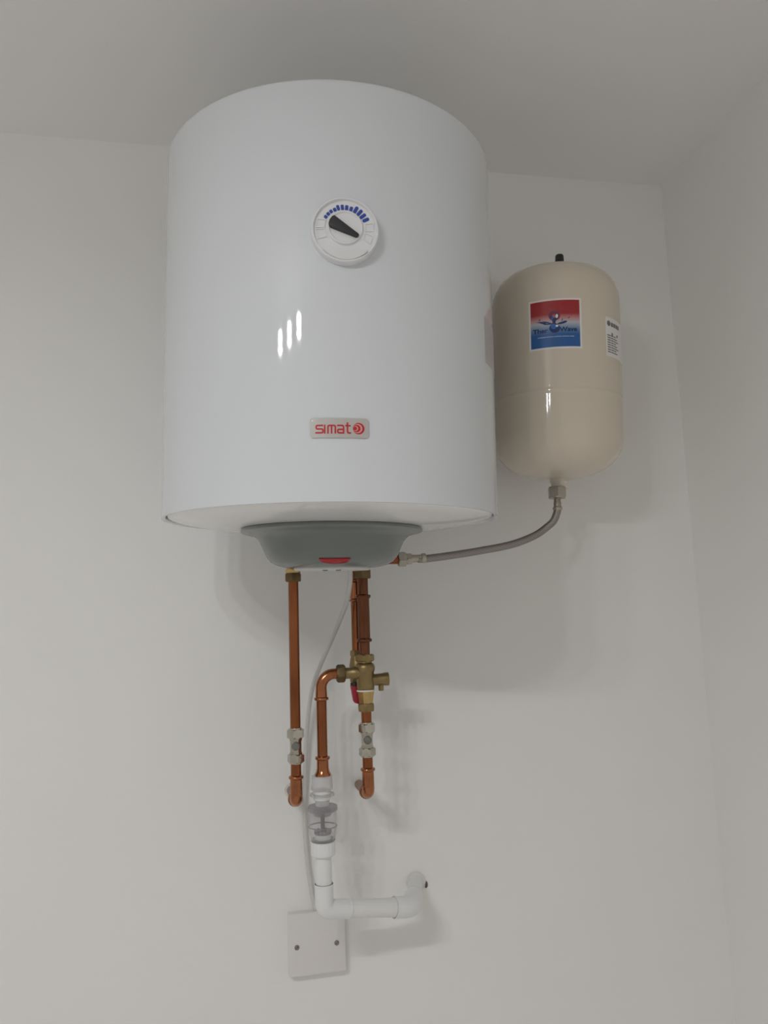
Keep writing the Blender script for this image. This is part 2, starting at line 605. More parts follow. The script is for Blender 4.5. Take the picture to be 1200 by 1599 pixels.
dial = MB().lathe([(0.0372, -0.006), (0.0378, 0.0010), (0.0378, 0.0085), (0.0374, 0.0098), (0.0366, 0.0105), (0.0356, 0.0105),
                   (0.0350, 0.0098), (0.0345, 0.0074), (0, 0.0074)], DO, DN, 72).build('thermostat_dial', 'dial_white', heater)
ych = -0.0243
rl = 0.0349
a1 = math.asin(ych / rl)
seg = [(rl * math.cos(t), rl * math.sin(t)) for t in [PI - a1 + (PI + 2 * a1) * i / 24 for i in range(25)]]
MB().prism(seg, lambda u, v, wd: dial_fn(u, v, wd if wd < 0.007 else 0.0104 + 0.0040 * (v + rl) / (rl + ych)), 0.0060, 0.0108).build('lower_lip', 'dial_white', dial, smooth=30, bevel=0.0004)
kx, ky = dz(592, 415)
KC = dial_fn(kx, ky, 0)
MB().lathe([(0.0203, 0.0065), (0.0200, 0.0090), (0.0192, 0.0100), (0.0180, 0.0100), (0.0165, 0.0086), (0, 0.0084)], KC, DN, 56).build('knob', 'dial_white', dial)
MB().prism([dz(*q) for q in ((497, 322), (478, 330), (455, 362), (446, 392), (450, 414), (468, 428), (694, 508), (706, 504),
                             (712, 490), (706, 478))][::-1], dial_fn, 0.0080, 0.0130).build('pointer', 'pointer', dial, smooth=30, bevel=0.0005)
marks = ((423, 323, 30, 27), (445, 295, 30, 28), (470, 271, 30, 28), (503, 253, 33, 28), (532, 233, 48, 26), (570, 228, 48, 27),
         (608, 230, 48, 28), (647, 241, 48, 28), (688, 246, 68, 30), (723, 269, 66, 29), (751, 300, 64, 29), (777, 333, 62, 29))
for X, Y, ln, wd in marks:
    d = Vector((X - 592, Y - 425)).normalized()
    if ln < 40:
        d = Vector((X - 592, Y - 440)).normalized()
    a_ = Vector((X, Y)) - d * ln / 2
    b_ = Vector((X, Y)) + d * ln / 2
    pts = [dz(*(a_ + (b_ - a_) * t)) for t in (0, 0.18, 0.82, 1)]
    nrm = Vector((-d.y, d.x))
    poly = []
    for sg in (1, -1):
        for t in ((0, 0.12, 0.88, 1) if sg == 1 else (1, 0.88, 0.12, 0)):
            hw = wd / 2 * (0.55 if t in (0, 1) else 1)
            q = a_ + (b_ - a_) * t + nrm * hw * sg
            poly.append(dz(q.x, q.y))
    MB().prism(poly, dial_fn, 0.0065, 0.0080).build('temperature_mark', 'blue_mark', dial, smooth=0)
for q in (((345, 345), (418, 350), (410, 420), (338, 424)), ((333, 442), (408, 432), (428, 502), (350, 526)),
          ((768, 370), (845, 360), (838, 432), (772, 438)), ((766, 455), (834, 478), (812, 548), (752, 512))):
    MB().ribbon([dz(*p) for p in q], 9 * SD, dial_fn, 0.0065, 0.0086, closed=True).build('scale_frame', 'dial_white', dial, smooth=0)

# --- name plate
PW, PH = 0.0640, 0.0218
SP = PW / 785
pfn = on_drum(-4.6, 1.7811 - HZ - 0.0005, R)


def plate_v(u):
    rc = 0.0035
    e = PW / 2 - abs(u)
    c = 0 if e >= rc else rc - math.sqrt(max(0, rc * rc - (rc - e) ** 2))
    return (-PH / 2 + c, PH / 2 - c)


mbx = MB()
us = [-PW / 2 + 0.0035 * (1 - math.cos(t * PI / 12)) for t in range(7)]
us = us + [-PW / 2 + 0.0035 + (PW - 0.007) * i / 14 for i in range(1, 14)] + [-q for q in reversed(us)]
vs_, fs_ = [], []
for u in us:
    lo, hi = plate_v(u)
    lo, hi = (lo, hi) if hi - lo > 1e-4 else (lo - 1e-4, hi + 1e-4)
    vs_ += [pfn(u, lo, 0.0014), pfn(u, hi, 0.0014), pfn(u, hi, -0.0008), pfn(u, lo, -0.0008)]
for i in range(len(us) - 1):
    for k in range(4):
        fs_.append((4 * i + k, 4 * i + 4 + k, 4 * i + 4 + (k + 1) % 4, 4 * i + (k + 1) % 4))
fs_ += [(0, 1, 2, 3), tuple(4 * (len(us) - 1) + k for k in (3, 2, 1, 0))]
mbx.add(vs_, fs_)
plate = mbx.build('name_plate', 'plate', heater, smooth=30)


def pz(X, Y):
    return ((X - 602) * SP, (298 - Y) * SP)


let = MB()
strokes = [
    [(386, 266), (308, 266), (297, 272), (294, 284), (294, 296), (298, 308), (310, 313), (366, 313), (379, 318), (383, 330),
     (383, 348), (379, 360), (366, 365), (283, 365)],
    [(407, 256), (407, 376)],
    [(450, 376), (450, 286), (454, 272), (466, 266), (530, 266), (543, 272), (547, 286), (547, 376)],
    [(498, 268), (498, 376)],
    [(571, 266), (641, 266), (653, 272), (657, 285), (657, 376)],
    [(657, 318), (596, 318), (583, 323), (579, 335), (579, 350), (583, 361), (596, 366), (657, 366)],
    [(709, 222), (709, 346), (713, 360), (725, 366), (756, 366)],
    [(680, 268), (752, 268)]]
for st in strokes:
    let.ribbon([pz(*q) for q in st], 21 * SP, pfn, 0.0010, 0.0017)
let.build('lettering', 'logo_red', plate, smooth=0)
emb = MB()
pal = MB()
for i, (cx, rr) in enumerate(((860, 78), (846, 62), (834, 50), (818, 34), (810, 26))):
    (emb if i % 2 == 0 else pal).prism([pz(*q) for q in circle2(cx, 304, rr)], pfn, 0.0010, 0.00165 + 0.0001 * i)
eo = emb.build('emblem', 'logo_red', plate, smooth=0)
pal.build('emblem_crescent', 'logo_pale', plate, smooth=0)
u, v = pz(242, 205)
MB().lathe([(0.0013, 0.0010), (0.0012, 0.0018), (0.0006, 0.0021), (0, 0.0022)], pfn(u, v, 0), (math.sin(-0.1), -math.cos(0.1), 0), 14).build('rivet_glint', 'print_glint_white', plate)  # plain white colour stands in for the glint on the corner fixing

# --- faint sticker on the right flank
sfn = on_drum(53.2, 0, R)
MB().patch(lambda u: (1.8898 - HZ, 1.9500 - HZ), 0, 0.085, 14, sfn, -0.0004, 0.0003).build('sticker', 'faint_sticker', heater, smooth=30)

# ------------------------------------------------------------------ expansion vessel
VR = 0.1045
VZ = 1.7827
vessel = thing('expansion_vessel', 'cream steel expansion vessel with a red and blue square label, right of the heater',
               'expansion vessel', (0.3925, -0.124, VZ), (0.046, 0.022, 0))
VH = 0.352
prof = [(0, 0), (0.020, 0.0008), (0.040, 0.0036), (0.060, 0.0090), (0.074, 0.0155), (0.0850, 0.0235), (0.0935, 0.0330),
        (0.0995, 0.0440), (0.1030, 0.0550), (VR, 0.0650), (VR, 0.0680), (VR, 0.1190), (VR, 0.1215)]
prof += [(VR + 0.0006, 0.1225), (VR + 0.0006, 0.1265), (VR, 0.1275), (VR, 0.1300), (VR, VH - 0.061), (VR, VH - 0.058)]
prof += [(VR - 0.0012, VH - 0.047), (0.0995, VH - 0.036), (0.0930, VH - 0.0255), (0.0830, VH - 0.0170), (0.069, VH - 0.0100),
         (0.050, VH - 0.0045), (0.026, VH - 0.0012), (0, VH)]
shell = MB().lathe(prof, segs=96).build('shell', 'cream', vessel, smooth=50)
cap = MB().lathe([(0.0125, VH - 0.004), (0.0125, VH + 0.0060), (0.0088, VH + 0.0080), (0.0082, VH + 0.010), (0.0068, VH + 0.0275),
                  (0.0058, VH + 0.0290), (0, VH + 0.0292)], (0.008, -0.006, 0), segs=24).build('valve_cap', 'black_rubber', vessel)
MB().lathe([(0.0150, 0.004), (0.0150, -0.0035), (0.0135, -0.0055), (0.0128, -0.0070), (0.0128, -0.0150)], segs=32).build('socket', 'cream_socket', vessel)
mbx = MB()
mbx.box((0, 0.112, 0.20), (0.05, 0.022, 0.05))
mbx.build('wall_bracket', 'bracket', vessel, smooth=0)

LW, LH = 0.0752, 0.0735
vfn = on_drum(-23.6, 2.0093 - VZ + 0.001, VR)
S3 = LW / 538


def shear(fn, k):
    return lambda u, v, wd: fn(u, v + k * u, wd)


label = MB().patch(lambda u: (-LH / 2 - 0.003, LH / 2 + 0.003), -LW / 2 - 0.003, LW / 2 + 0.003, 24, vfn, -0.0004, 0.0004).build('label', 'label_white', vessel, smooth=30)
MB().patch(lambda u: (-LH / 2, LH / 2), -LW / 2, LW / 2, 24, vfn, 0, 0.0006).build('label_print', 'label_print', label, smooth=30)


def lz(X, Y):
    x_ = X - 0.065 * (Y - 405)
    y_ = Y + 0.085 * (X - 413)
    return ((x_ - 413) * S3, (405 - y_) * S3)


def blob(name, pts, m, d, parent=None):
    mb_ = MB()
    for pl in pts:
        mb_.prism([lz(*q) for q in pl], vfn, 0.0003, 0.0006 + d)
    return mb_.build(name, m, parent or label, smooth=0)


blob('splash', [[(205, 388), (255, 384), (300, 380), (335, 388), (375, 402), (392, 412), (360, 418), (310, 422), (275, 408), (240, 396)],
                [(432, 412), (450, 396), (490, 382), (515, 370), (540, 372), (536, 386), (505, 402), (470, 412)],
                [(232, 372), (246, 350), (252, 352), (244, 374)], [(545, 336), (566, 322), (570, 328), (550, 342)],
                [(478, 372), (488, 345), (494, 346), (488, 376)]], 'print_navy', 0.0002)
blob('droplet', [circle2(400, 318, 62, 28, 55), [(372, 350), (428, 350), (416, 392), (432, 420), (376, 420), (386, 392)]], 'print_plum', 0.0003)
blob('droplet_shade', [[(350, 330), (375, 322), (400, 345), (432, 350), (420, 372), (412, 396), (388, 396), (380, 372)],
                       circle2(411, 458, 58, 28, 52)], 'print_navy', 0.0004)
blob('droplet_core', [circle2(398, 440, 30, 20, 30), circle2(380, 348, 14, 14, 12)], 'print_blue', 0.0005)
blob('droplet_glint', [circle2(428, 322, 13, 16, 22), circle2(434, 432, 16, 16, 12)], 'print_glint_white', 0.0006)
blob('small_print', [[(X, Y - 4), (X + wd, Y - 4 - 0.05 * wd), (X + wd, Y + 5 - 0.05 * wd), (X, Y + 5)] for X, Y, wd in
                     [(232 + i * 16.5, 566 - i * 1.28, 12 if i % 5 else 8) for i in range(24)]], 'print_sky', 0.0002)


def text_on(name, body, size, fn, d, m, parent, sx=1.0):
    cu = bpy.data.curves.new(name, 'FONT')
    cu.body = body
    cu.size = size
    cu.align_x = 'LEFT'
    cu.resolution_u = 3
    cu.offset = size * 0.028
    ob = bpy.data.objects.new(name, cu)
    C.objects.link(ob)
    dg = bpy.context.evaluated_depsgraph_get()
    me_ = bpy.data.meshes.new_from_object(ob.evaluated_get(dg))
    bpy.data.objects.remove(ob)
    for v_ in me_.vertices:
        v_.co = fn(v_.co.x * sx, v_.co.y, d)
    me_.materials.clear()
    me_.materials.append(M[m])
    o_ = bpy.data.objects.new(name, me_)
    C.objects.link(o_)
    o_.parent = parent
    return o_


u, v = lz(176, 520)
text_on('lettering', 'Ther', 70 * S3, lambda a, c, d, u=u, v=v: vfn(a + u, c + v, d), 0.0009, 'print_navy', label, 1.18)
u, v = lz(468, 492)
text_on('lettering', 'Wave', 70 * S3, lambda a, c, d, u=u, v=v: vfn(a + u, c + v, d), 0.0009, 'print_navy', label, 1.12)

# data label round the right flank
dfn = on_drum(23.6, 0, VR)
dl = MB().patch(lambda u: (1.9645 - VZ, 2.0275 - VZ), 0, 0.062, 16, dfn, -0.0004, 0.0004).build('data_label', 'label_white', vessel, smooth=30)
pr = MB()
pr.prism([(a, 2.0175 - VZ + c) for a, c in circle2(0.007, 0, 0.0042, 20, 0.0045)], dfn, 0.0002, 0.0007)
for k in range(4):
    pr.prism([(0.013 + k * 0.0072, 2.0135 - VZ), (0.0185 + k * 0.0072, 2.0135 - VZ), (0.0185 + k * 0.0072, 2.0200 - VZ), (0.013 + k * 0.0072, 2.0200 - VZ)], dfn, 0.0002, 0.0007)
pr.prism([(0.014, 1.9995 - VZ), (0.034, 1.9995 - VZ), (0.034, 2.0035 - VZ), (0.014, 2.0035 - VZ)], dfn, 0.0002, 0.0007)
for k in range(8):
    zz = 1.9975 - VZ - k * 0.0038
    for a_, b_ in ((0.003, 0.0105), (0.0120, 0.0185), (0.0200, 0.0265 + 0.004 * (k % 3))):
        pr.prism([(a_, zz), (b_, zz), (b_, zz + 0.0017), (a_, zz + 0.0017)], dfn, 0.0002, 0.0007)
pr.build('small_print', 'print_grey', dl, smooth=0)

# ------------------------------------------------------------------ braided hose
hose = thing('braided_hose', 'braided steel flexible hose curving from under the cream vessel to the heater pipes', 'hose',
             (0.1314, -0.102, 1.6583))


def rel(o_, pts):
    l_ = o_.location
    return [Vector(p) - l_ for p in pts]


hp = spline([(0.1553, -0.102, 1.6581), (0.1679, -0.102, 1.6585), (0.2046, -0.103, 1.6624), (0.2572, -0.106, 1.6695), (0.3096, -0.112, 1.6786), (0.3462, -0.118, 1.6915), (0.3668, -0.124, 1.705), (0.377, -0.1285, 1.715), (0.3836, -0.13, 1.731), (0.3842, -0.13, 1.743)], 10)
MB().tube(rel(hose, hp), 0.0060, 24).build('hose', 'braid', hose, smooth=60)
ax = Vector((1, 0, 0.04)).normalized()
p0 = rel(hose, [(0.1314, -0.102, 1.6583)])[0]
MB().lathe([(0.0058, 0.018), (0.0058, 0.029), (0.0072, 0.030), (0.0078, 0.033), (0.0074, 0.036), (0.0062, 0.037)], p0, ax, 24).build('ferrule', 'nickel_dull', hose)
MB().hexnut(p0, ax, 0.0122, -0.0085, 0.0040, 0.26).build('nut', 'nickel_dull', hose, smooth=20)
MB().hexnut(p0, ax, 0.0098, 0.0042, 0.0130, 0.1).build('nut', 'nickel_dull', hose, smooth=20)
MB().cyl(p0, ax, 0.0062, 0.012, 0.0185, 20).build('sleeve', 'nickel_dull', hose)
ax2 = Vector((0.03, 0.0, 1)).normalized()
p1 = rel(hose, [(0.3848, -0.13, 1.7600)])[0]
MB().hexnut(p1, ax2, 0.0152, -0.0092, 0.0092, 0.25, 0.002).build('nut', 'nickel_dull', hose, smooth=20)
MB().lathe([(0.0062, -0.0290), (0.0076, -0.0275), (0.0078, -0.0250), (0.0068, -0.0235), (0.0062, -0.0215), (0.0062, -0.0160), (0.0055, -0.0150), (0.0055, -0.008)], p1, ax2, 24).build('ferrule', 'nickel_dull', hose)

# ------------------------------------------------------------------ copper pipework
PY = -0.130
PR = 0.0076
ZA = Vector((0, 0, 1))


def bead(z0, flip=1, r0=PR + 0.0010, h=0.0030):
    """end-feed fitting lip round a pipe"""
    return [(r0, z0 - h * flip), (r0 + 0.0018, z0 - 0.55 * h * flip), (r0 + 0.0024, z0), (r0 + 0.0018, z0 + 0.55 * h * flip), (PR, z0 + h * flip)]


def iso_valve(x, zt, zb, zd, label_):
    """nickel isolating valve: two compression nuts, waisted body, screwdriver slot"""
    zm = (zt + zb) / 2
    v_ = thing('isolation_valve', label_, 'valve', (x, PY, zb), group='isolating valves on the copper pipes')
    h = zt - zb
    n1, n2 = h * 0.71, h * 0.27
    MB().lathe([(0.0094, n2 - 0.001), (0.0096, n2 + 0.0015), (0.0086, n2 + 0.004), (0.0086, n1 - 0.005), (0.0098, n1 - 0.001), (0.0098, n1 + 0.001)], segs=8, rot=PI / 8).build('body', 'nickel', v_, smooth=20)
    MB().hexnut((0, 0, 0), ZA, 0.0128, n1, h - 0.002, 0.2, 0.0013).lathe([(0.0095, h - 0.0025), (0.0092, h - 0.0004), (PR, h)], segs=24).build('nut', 'nickel', v_, smooth=20)
    MB().hexnut((0, 0, 0), ZA, 0.0124, 0.002, n2, 0.75, 0.0013).lathe([(PR, 0), (0.0092, 0.0004), (0.0095, 0.0025)], segs=24).build('nut', 'nickel', v_, smooth=20)
    fa = Vector((-0.06, -1, 0)).normalized()
    MB().lathe([(0.0058, 0.006), (0.0058, 0.0096), (0.0052, 0.0100), (0.0048, 0.0094), (0, 0.0094)], (0, 0, zd - zb), fa, 24).build('slot_screw', 'slot', v_)
    return v_


# left run
LX = -0.0441
lp = thing('copper_pipe', 'left of the copper pipes, long straight drop from the heater into a wall elbow', 'pipe', (LX, PY, 1.3097))
b0 = Vector(lp.location)


def L(x, y, z):
    return Vector((x, y, z)) - b0


MB().lathe([(PR, 1.3871 - b0.z), (PR, 1.6436 - b0.z)], segs=24).build('pipe', 'copper', lp)
MB().lathe([(PR, 1.3384 - b0.z), (PR, 1.3844 - b0.z)], segs=24).build('pipe', 'copper', lp)
MB().lathe([(0.0098, 1.6362 - b0.z), (0.0110, 1.6379 - b0.z), (0.0112, 1.6431 - b0.z), (0.0100, 1.6446 - b0.z), (0.0098, 1.6478 - b0.z), (0.0110, 1.6493 - b0.z), (0.0110, 1.6600 - b0.z), (0.0078, 1.6620 - b0.z), (0.0078, 1.6890 - b0.z)], segs=28).build('threaded_olive', 'brass_bright', lp)
MB().hexnut((0, 0, 0), ZA, 0.0128, 1.6250 - b0.z, 1.6379 - b0.z, 0.35, 0.0018).build('compression_nut', 'brass_dark', lp, smooth=20)


def elbow(root, zc, xw, zw, zring):
    """copper elbow turning back to the wall; xw, zw: where the stub meets the wall"""
    b1 = Vector(root.location)
    cen = Vector((b1.x, PY, zc))
    tgt = Vector((xw, 0.0, zw))
    back = (tgt - cen).normalized()
    rb = 0.0125
    pts = [Vector((b1.x, PY, zring - 0.002)), Vector((b1.x, PY, zc + rb + 0.006))]
    k = 9
    for i in range(k + 1):
        t = (PI / 2) * i / k
        pts.append(cen + ZA * (rb - rb * math.sin(t)) + back * (rb - rb * math.cos(t)))
    pts.append(cen + back * (rb + 0.012))
    rr = [0.0086, 0.0088] + [0.0088 + 0.0004 * math.sin(PI * i / k) for i in range(k + 1)] + [0.0088]
    mb_ = MB()
    mb_.tube([p - b1 for p in pts], rr, 24)
    mb_.lathe(bead(zring - b1.z), segs=28)
    e0 = cen + back * (rb + 0.012) - b1
    mb_.lathe([(0.0088, -0.003), (0.0106, -0.0015), (0.0112, 0), (0.0106, 0.0015), (PR, 0.003)], e0, back, 24)
    el = mb_.build('elbow', 'copper_fit', root, smooth=50)
    MB().tube([cen + back * (rb + 0.010) - b1, tgt - b1 + Vector((0, -0.0005, 0))], PR, 20).build('wall_stub', 'copper_dull', root)
    return el


elbow(lp, 1.3099, -0.0430, 1.3000, 1.3432)
MB().lathe([(0.0082, 0), (0.0112, 0.0005), (0.0116, 0.0030), (0.0105, 0.0055), (0.0082, 0.006)], Vector((-0.0430, -0.0062, 1.3000)) - b0, (0, 1, 0), 24).build('wall_collar', 'plaster', lp)
iso_valve(LX, 1.4131, 1.3619, 1.3876, 'nickel isolating valve on the left, longest copper pipe')

# right run, upper: heater to safety valve
RX = 0.0610
ru = thing('copper_pipe', 'short dark copper pipe between heater and brass safety valve', 'pipe', (RX, PY, 1.5044))
b0 = Vector(ru.location)
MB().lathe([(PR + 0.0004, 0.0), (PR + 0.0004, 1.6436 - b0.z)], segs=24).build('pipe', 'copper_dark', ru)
cp = [(PR + 0.0010, 1.5318 - b0.z), (0.0112, 1.5328 - b0.z), (0.0118, 1.5348 - b0.z), (0.0112, 1.5366 - b0.z), (0.0092, 1.5382 - b0.z),
      (0.0092, 1.5966 - b0.z), (0.0112, 1.5988 - b0.z), (0.0118, 1.6008 - b0.z), (0.0112, 1.6026 - b0.z), (PR, 1.6036 - b0.z)]
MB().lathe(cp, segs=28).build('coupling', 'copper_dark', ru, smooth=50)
MB().hexnut((0, 0, 0), ZA, 0.0140, 1.6275 - b0.z, 1.6409 - b0.z, 0.3, 0.002).build('compression_nut', 'brass_dark', ru, smooth=20)
MB().lathe([(0.0112, 1.6404 - b0.z), (0.0112, 1.6600 - b0.z), (0.0078, 1.6620 - b0.z), (0.0078, 1.6890 - b0.z)], segs=28).build('threaded_olive', 'brass', ru)

# branch behind it, to the hose
QX, QY = 0.0540, -0.100
rb_ = thing('copper_pipe', 'copper branch pipe behind the short one, turning right to the braided hose', 'pipe', (QX, QY, 1.5140))
b0 = Vector(rb_.location)
zt = 1.6585
pts = [Vector((QX, QY, 1.5140)), Vector((QX, QY, zt - 0.0165))]
for i in range(1, 9):
    t = (PI / 2) * i / 8
    pts.append(Vector((QX + 0.0145 * (1 - math.cos(t)), QY, zt - 0.0145 + 0.0145 * math.sin(t))))
pts += [Vector((0.1230, QY, zt))]
MB().tube([p - b0 for p in pts], PR, 24).build('pipe', 'copper', rb_, smooth=60)
mbx = MB()
for z_ in (1.6258, 1.5956):
    mbx.lathe([(PR, z_ - 0.0025 - b0.z), (0.0098, z_ - 0.0012 - b0.z), (0.0106, z_ - b0.z), (0.0098, z_ + 0.0012 - b0.z), (PR, z_ + 0.0025 - b0.z)], segs=24)
mbx.lathe([(PR + 0.0010, 1.5986 - b0.z), (PR + 0.0010, 1.6228 - b0.z)], segs=24)
mbx.build('coupling', 'copper_fit', rb_, smooth=50)
MB().hexnut((0, 0, 0), ZA, 0.0108, 1.5103 - b0.z, 1.5197 - b0.z, 0.0, 0.0015).build('compression_nut', 'brass', rb_, smooth=20)

# safety valve
sv = thing('safety_valve', 'brass safety valve block with a red lever, in the middle of the right pipes', 'valve', (RX, PY, 1.4315))
b0 = Vector(sv.location)


def Z(z):
    return z - b0.z


mbx = MB()
mbx.lathe([(0.0105, Z(1.4621)), (0.0128, Z(1.4630)), (0.0132, Z(1.4660)), (0.0132, Z(1.4873)), (0.0146, Z(1.4905)), (0.0148, Z(1.4957)), (0.0135, Z(1.4994)), (0.0105, Z(1.5014)), (0.0100, Z(1.5078))], segs=40)
mbx.build('body', 'brass', sv, smooth=40)
bk = Vector((QX - RX, QY - PY, 0))
mbx = MB()
mbx.lathe([(0.0085, Z(1.4702)), (0.0118, Z(1.4722)), (0.0122, Z(1.4816)), (0.0122, Z(1.4972)), (0.0105, Z(1.5066)), (0.0092, Z(1.5120))], bk, ZA, 32)
mbx.cyl(bk + Vector((0, 0, Z(1.4848))), -bk, 0.0105, 0, 0.03, 24)
mbx.build('rear_chamber', 'brass', sv, smooth=40)
MB().hexnut((0, 0, 0), ZA, 0.0152, Z(1.5036), Z(1.5140), 0.2, 0.0018).build('top_nut', 'brass', sv, smooth=20)
MB().lathe([(0.0120, Z(1.4592)), (0.0134, Z(1.4598)), (0.0134, Z(1.4618)), (0.0120, Z(1.4624))], segs=36).build('washer', 'ptfe', sv)
MB().lathe([(0.0100, Z(1.4398)), (0.0106, Z(1.4413)), (0.0120, Z(1.4514)), (0.0132, Z(1.4596))], segs=8, rot=0.3).build('lower_union', 'brass_bright', sv, smooth=20)
MB().hexnut((0, 0, 0), ZA, 0.0134, Z(1.4309), Z(1.4420), 0.4, 0.0025).build('bottom_nut', 'brass', sv, smooth=20)
XA = Vector((1, 0, 0))
zc = Z(1.4873)
mbx = MB()
mbx.lathe([(0.0082, -0.0318), (0.0082, -0.022), (0.0092, -0.0195), (0.0100, -0.0120), (0.0100, 0.0)], (0, 0, zc), XA, 28)
mbx.build('left_port', 'brass', sv, smooth=40)
MB().hexnut((0, 0, zc), XA, 0.0134, -0.0432, -0.0305, 0.3, 0.002).build('port_nut', 'brass_dark', sv, smooth=20)
nz = MB()
na = Vector((1, 0, 0.03)).normalized()
nz.lathe([(0.0086, 0.0), (0.0086, 0.0120), (0.0090, 0.0260), (0.0098, 0.0300), (0.0098, 0.0350), (0.0088, 0.0352), (0.0062, 0.0352), (0.0062, 0.0250), (0, 0.0250)], (0, 0, Z(1.4754)), na, 28)
nz.lathe([(0.0040, 0), (0.0040, -0.0150), (0.0034, -0.0158), (0, -0.0158)], (0.0235, 0, Z(1.4754)), ZA, 18)
nz.build('relief_nozzle', 'brass', sv, smooth=40)
lv = MB()
lc = Vector((-0.0146, 0.0120, 0))
lv.lathe([(0.0066, Z(1.4722)), (0.0066, Z(1.4682)), (0.0060, Z(1.4676))], lc, ZA, 20)
lv.build('lever_collar', 'black_rubber', sv)
lvr = MB()
p0 = [(-0.0066, Z(1.4682)), (0.0064, Z(1.4682)), (0.0080, Z(1.4514)), (0.0078, Z(1.4430)), (0.0045, Z(1.4410)), (-0.0010, Z(1.4425)), (-0.0030, Z(1.4460)), (-0.0052, Z(1.4596))]
lvr.prism(p0, lambda u, v, wd: Vector((lc.x + u, lc.y - wd, v)), -0.0045, 0.0045)
lvr.build('lever', 'red_lever', sv, smooth=30, bevel=0.0008)

# right run, lower
rl_ = thing('copper_pipe', 'lower right copper pipe below the brass safety valve, ending in a wall elbow', 'pipe', (RX, PY, 1.3139))
b0 = Vector(rl_.location)
MB().lathe([(PR, 1.3913 - b0.z), (PR, 1.4346 - b0.z)], segs=24).build('pipe', 'copper', rl_)
MB().lathe([(PR, 1.3406 - b0.z), (PR, 1.3886 - b0.z)], segs=24).build('pipe', 'copper', rl_)
elbow(rl_, 1.3141, 0.0668, 1.3010, 1.3476)
iso_valve(RX, 1.4153, 1.3647, 1.3901, 'nickel isolating valve below the brass safety valve on the right pipe')

# discharge pipe: valve port to tundish
MX = -0.0054
dp = thing('copper_pipe', 'bent copper discharge pipe from the safety valve down into the white tundish', 'pipe', (MX, PY, 1.3432))
b0 = Vector(dp.location)
zt = 1.4873
rbend = 0.0195
pts = [Vector((0.0200, PY, zt)), Vector((MX + rbend, PY, zt))]
for i in range(1, 11):
    t = (PI / 2) * i / 10
    pts.append(Vector((MX + rbend - rbend * math.sin(t), PY, zt - rbend + rbend * math.cos(t))))
pts += [Vector((MX, PY, 1.4534))]
mbx = MB()
mbx.tube([p - b0 for p in pts], [PR + 0.0002] * 3 + [PR + 0.0006] * (len(pts) - 4) + [0.0088], 24)
mbx.lathe(bead(1.4522 - b0.z), segs=28)
mbx.build('bend', 'copper_fit', dp, smooth=60)
MB().lathe([(PR, 1.3614 - b0.z), (PR, 1.4534 - b0.z)], segs=24).build('pipe', 'copper', dp)
MB().lathe([(0.0118, 1.3406 - b0.z), (0.0118, 1.3453 - b0.z), (0.0098, 1.3488 - b0.z), (0.0088, 1.3535 - b0.z), (0.0086, 1.3651 - b0.z), (0.0104, 1.3661 - b0.z), (0.0110, 1.3680 - b0.z), (0.0104, 1.3698 - b0.z), (PR, 1.3708 - b0.z)], segs=28).build('coupling', 'copper_fit', dp, smooth=50)

# ------------------------------------------------------------------ tundish
TX = -0.0070
td = thing('tundish', 'clear and white plastic tundish between the bent copper pipe and white waste pipe', 'tundish', (TX, PY, 1.2329))
b0 = Vector(td.location)


def tz(prof_, segs=36, mb_=None, loop=False):
    return (mb_ or MB()).lathe([(r, z - b0.z) for r, z in prof_], segs=segs, loop=loop)


tz([(0.0118, 1.3432), (0.0146, 1.3432), (0.0152, 1.3421), (0.0156, 1.3248), (0.0150, 1.3236), (0.0118, 1.3236)]).build('inlet_cap', 'milky', td)
tz([(0.0124, 1.3236), (0.0126, 1.3228), (0.0126, 1.3104), (0.0118, 1.3094)]).build('inlet_neck', 'pvc_soft', td)
tz([(0.0172, 1.3186), (0.0176, 1.3181), (0.0176, 1.3156), (0.0172, 1.3152), (0.0128, 1.3152), (0.0128, 1.3186)], loop=True).build('clear_ring', 'clear', td)
tz([(0.0104, 1.3094), (0.0104, 1.3014)]).build('throat', 'milky', td)
mbx = tz([(0.0204, 1.3016), (0.0216, 1.3008), (0.0218, 1.2958), (0.0210, 1.2946), (0.0100, 1.2946), (0.0100, 1.3016)], loop=True)
mbx.build('collar', 'smoky', td)
tz([(0.0136, 1.2946), (0.0136, 1.2904), (0.0120, 1.2878), (0.0040, 1.2870)]).build('funnel', 'smoky', td)
tz([(0.0030, 1.2946), (0.0030, 1.2674)], 20).build('stem', 'grey_stem', td)
sh = MB()
segs = 40
prof = [(0.0206, 1.2946), (0.0208, 1.2746), (0.0206, 1.2726), (0.0196, 1.2632), (0.0172, 1.2558)]
sh.lathe([(r, z - b0.z) for r, z in prof], segs=segs)
sh.f = [f for f in sh.f if len(f) == 4]
sh.build('clear_cup', 'clear', td, smooth=40)
tz([(0.0200, 1.2722), (0.0211, 1.2726), (0.0213, 1.2733), (0.0211, 1.2740), (0.0200, 1.2742)], loop=True).build('rim', 'smoky', td)
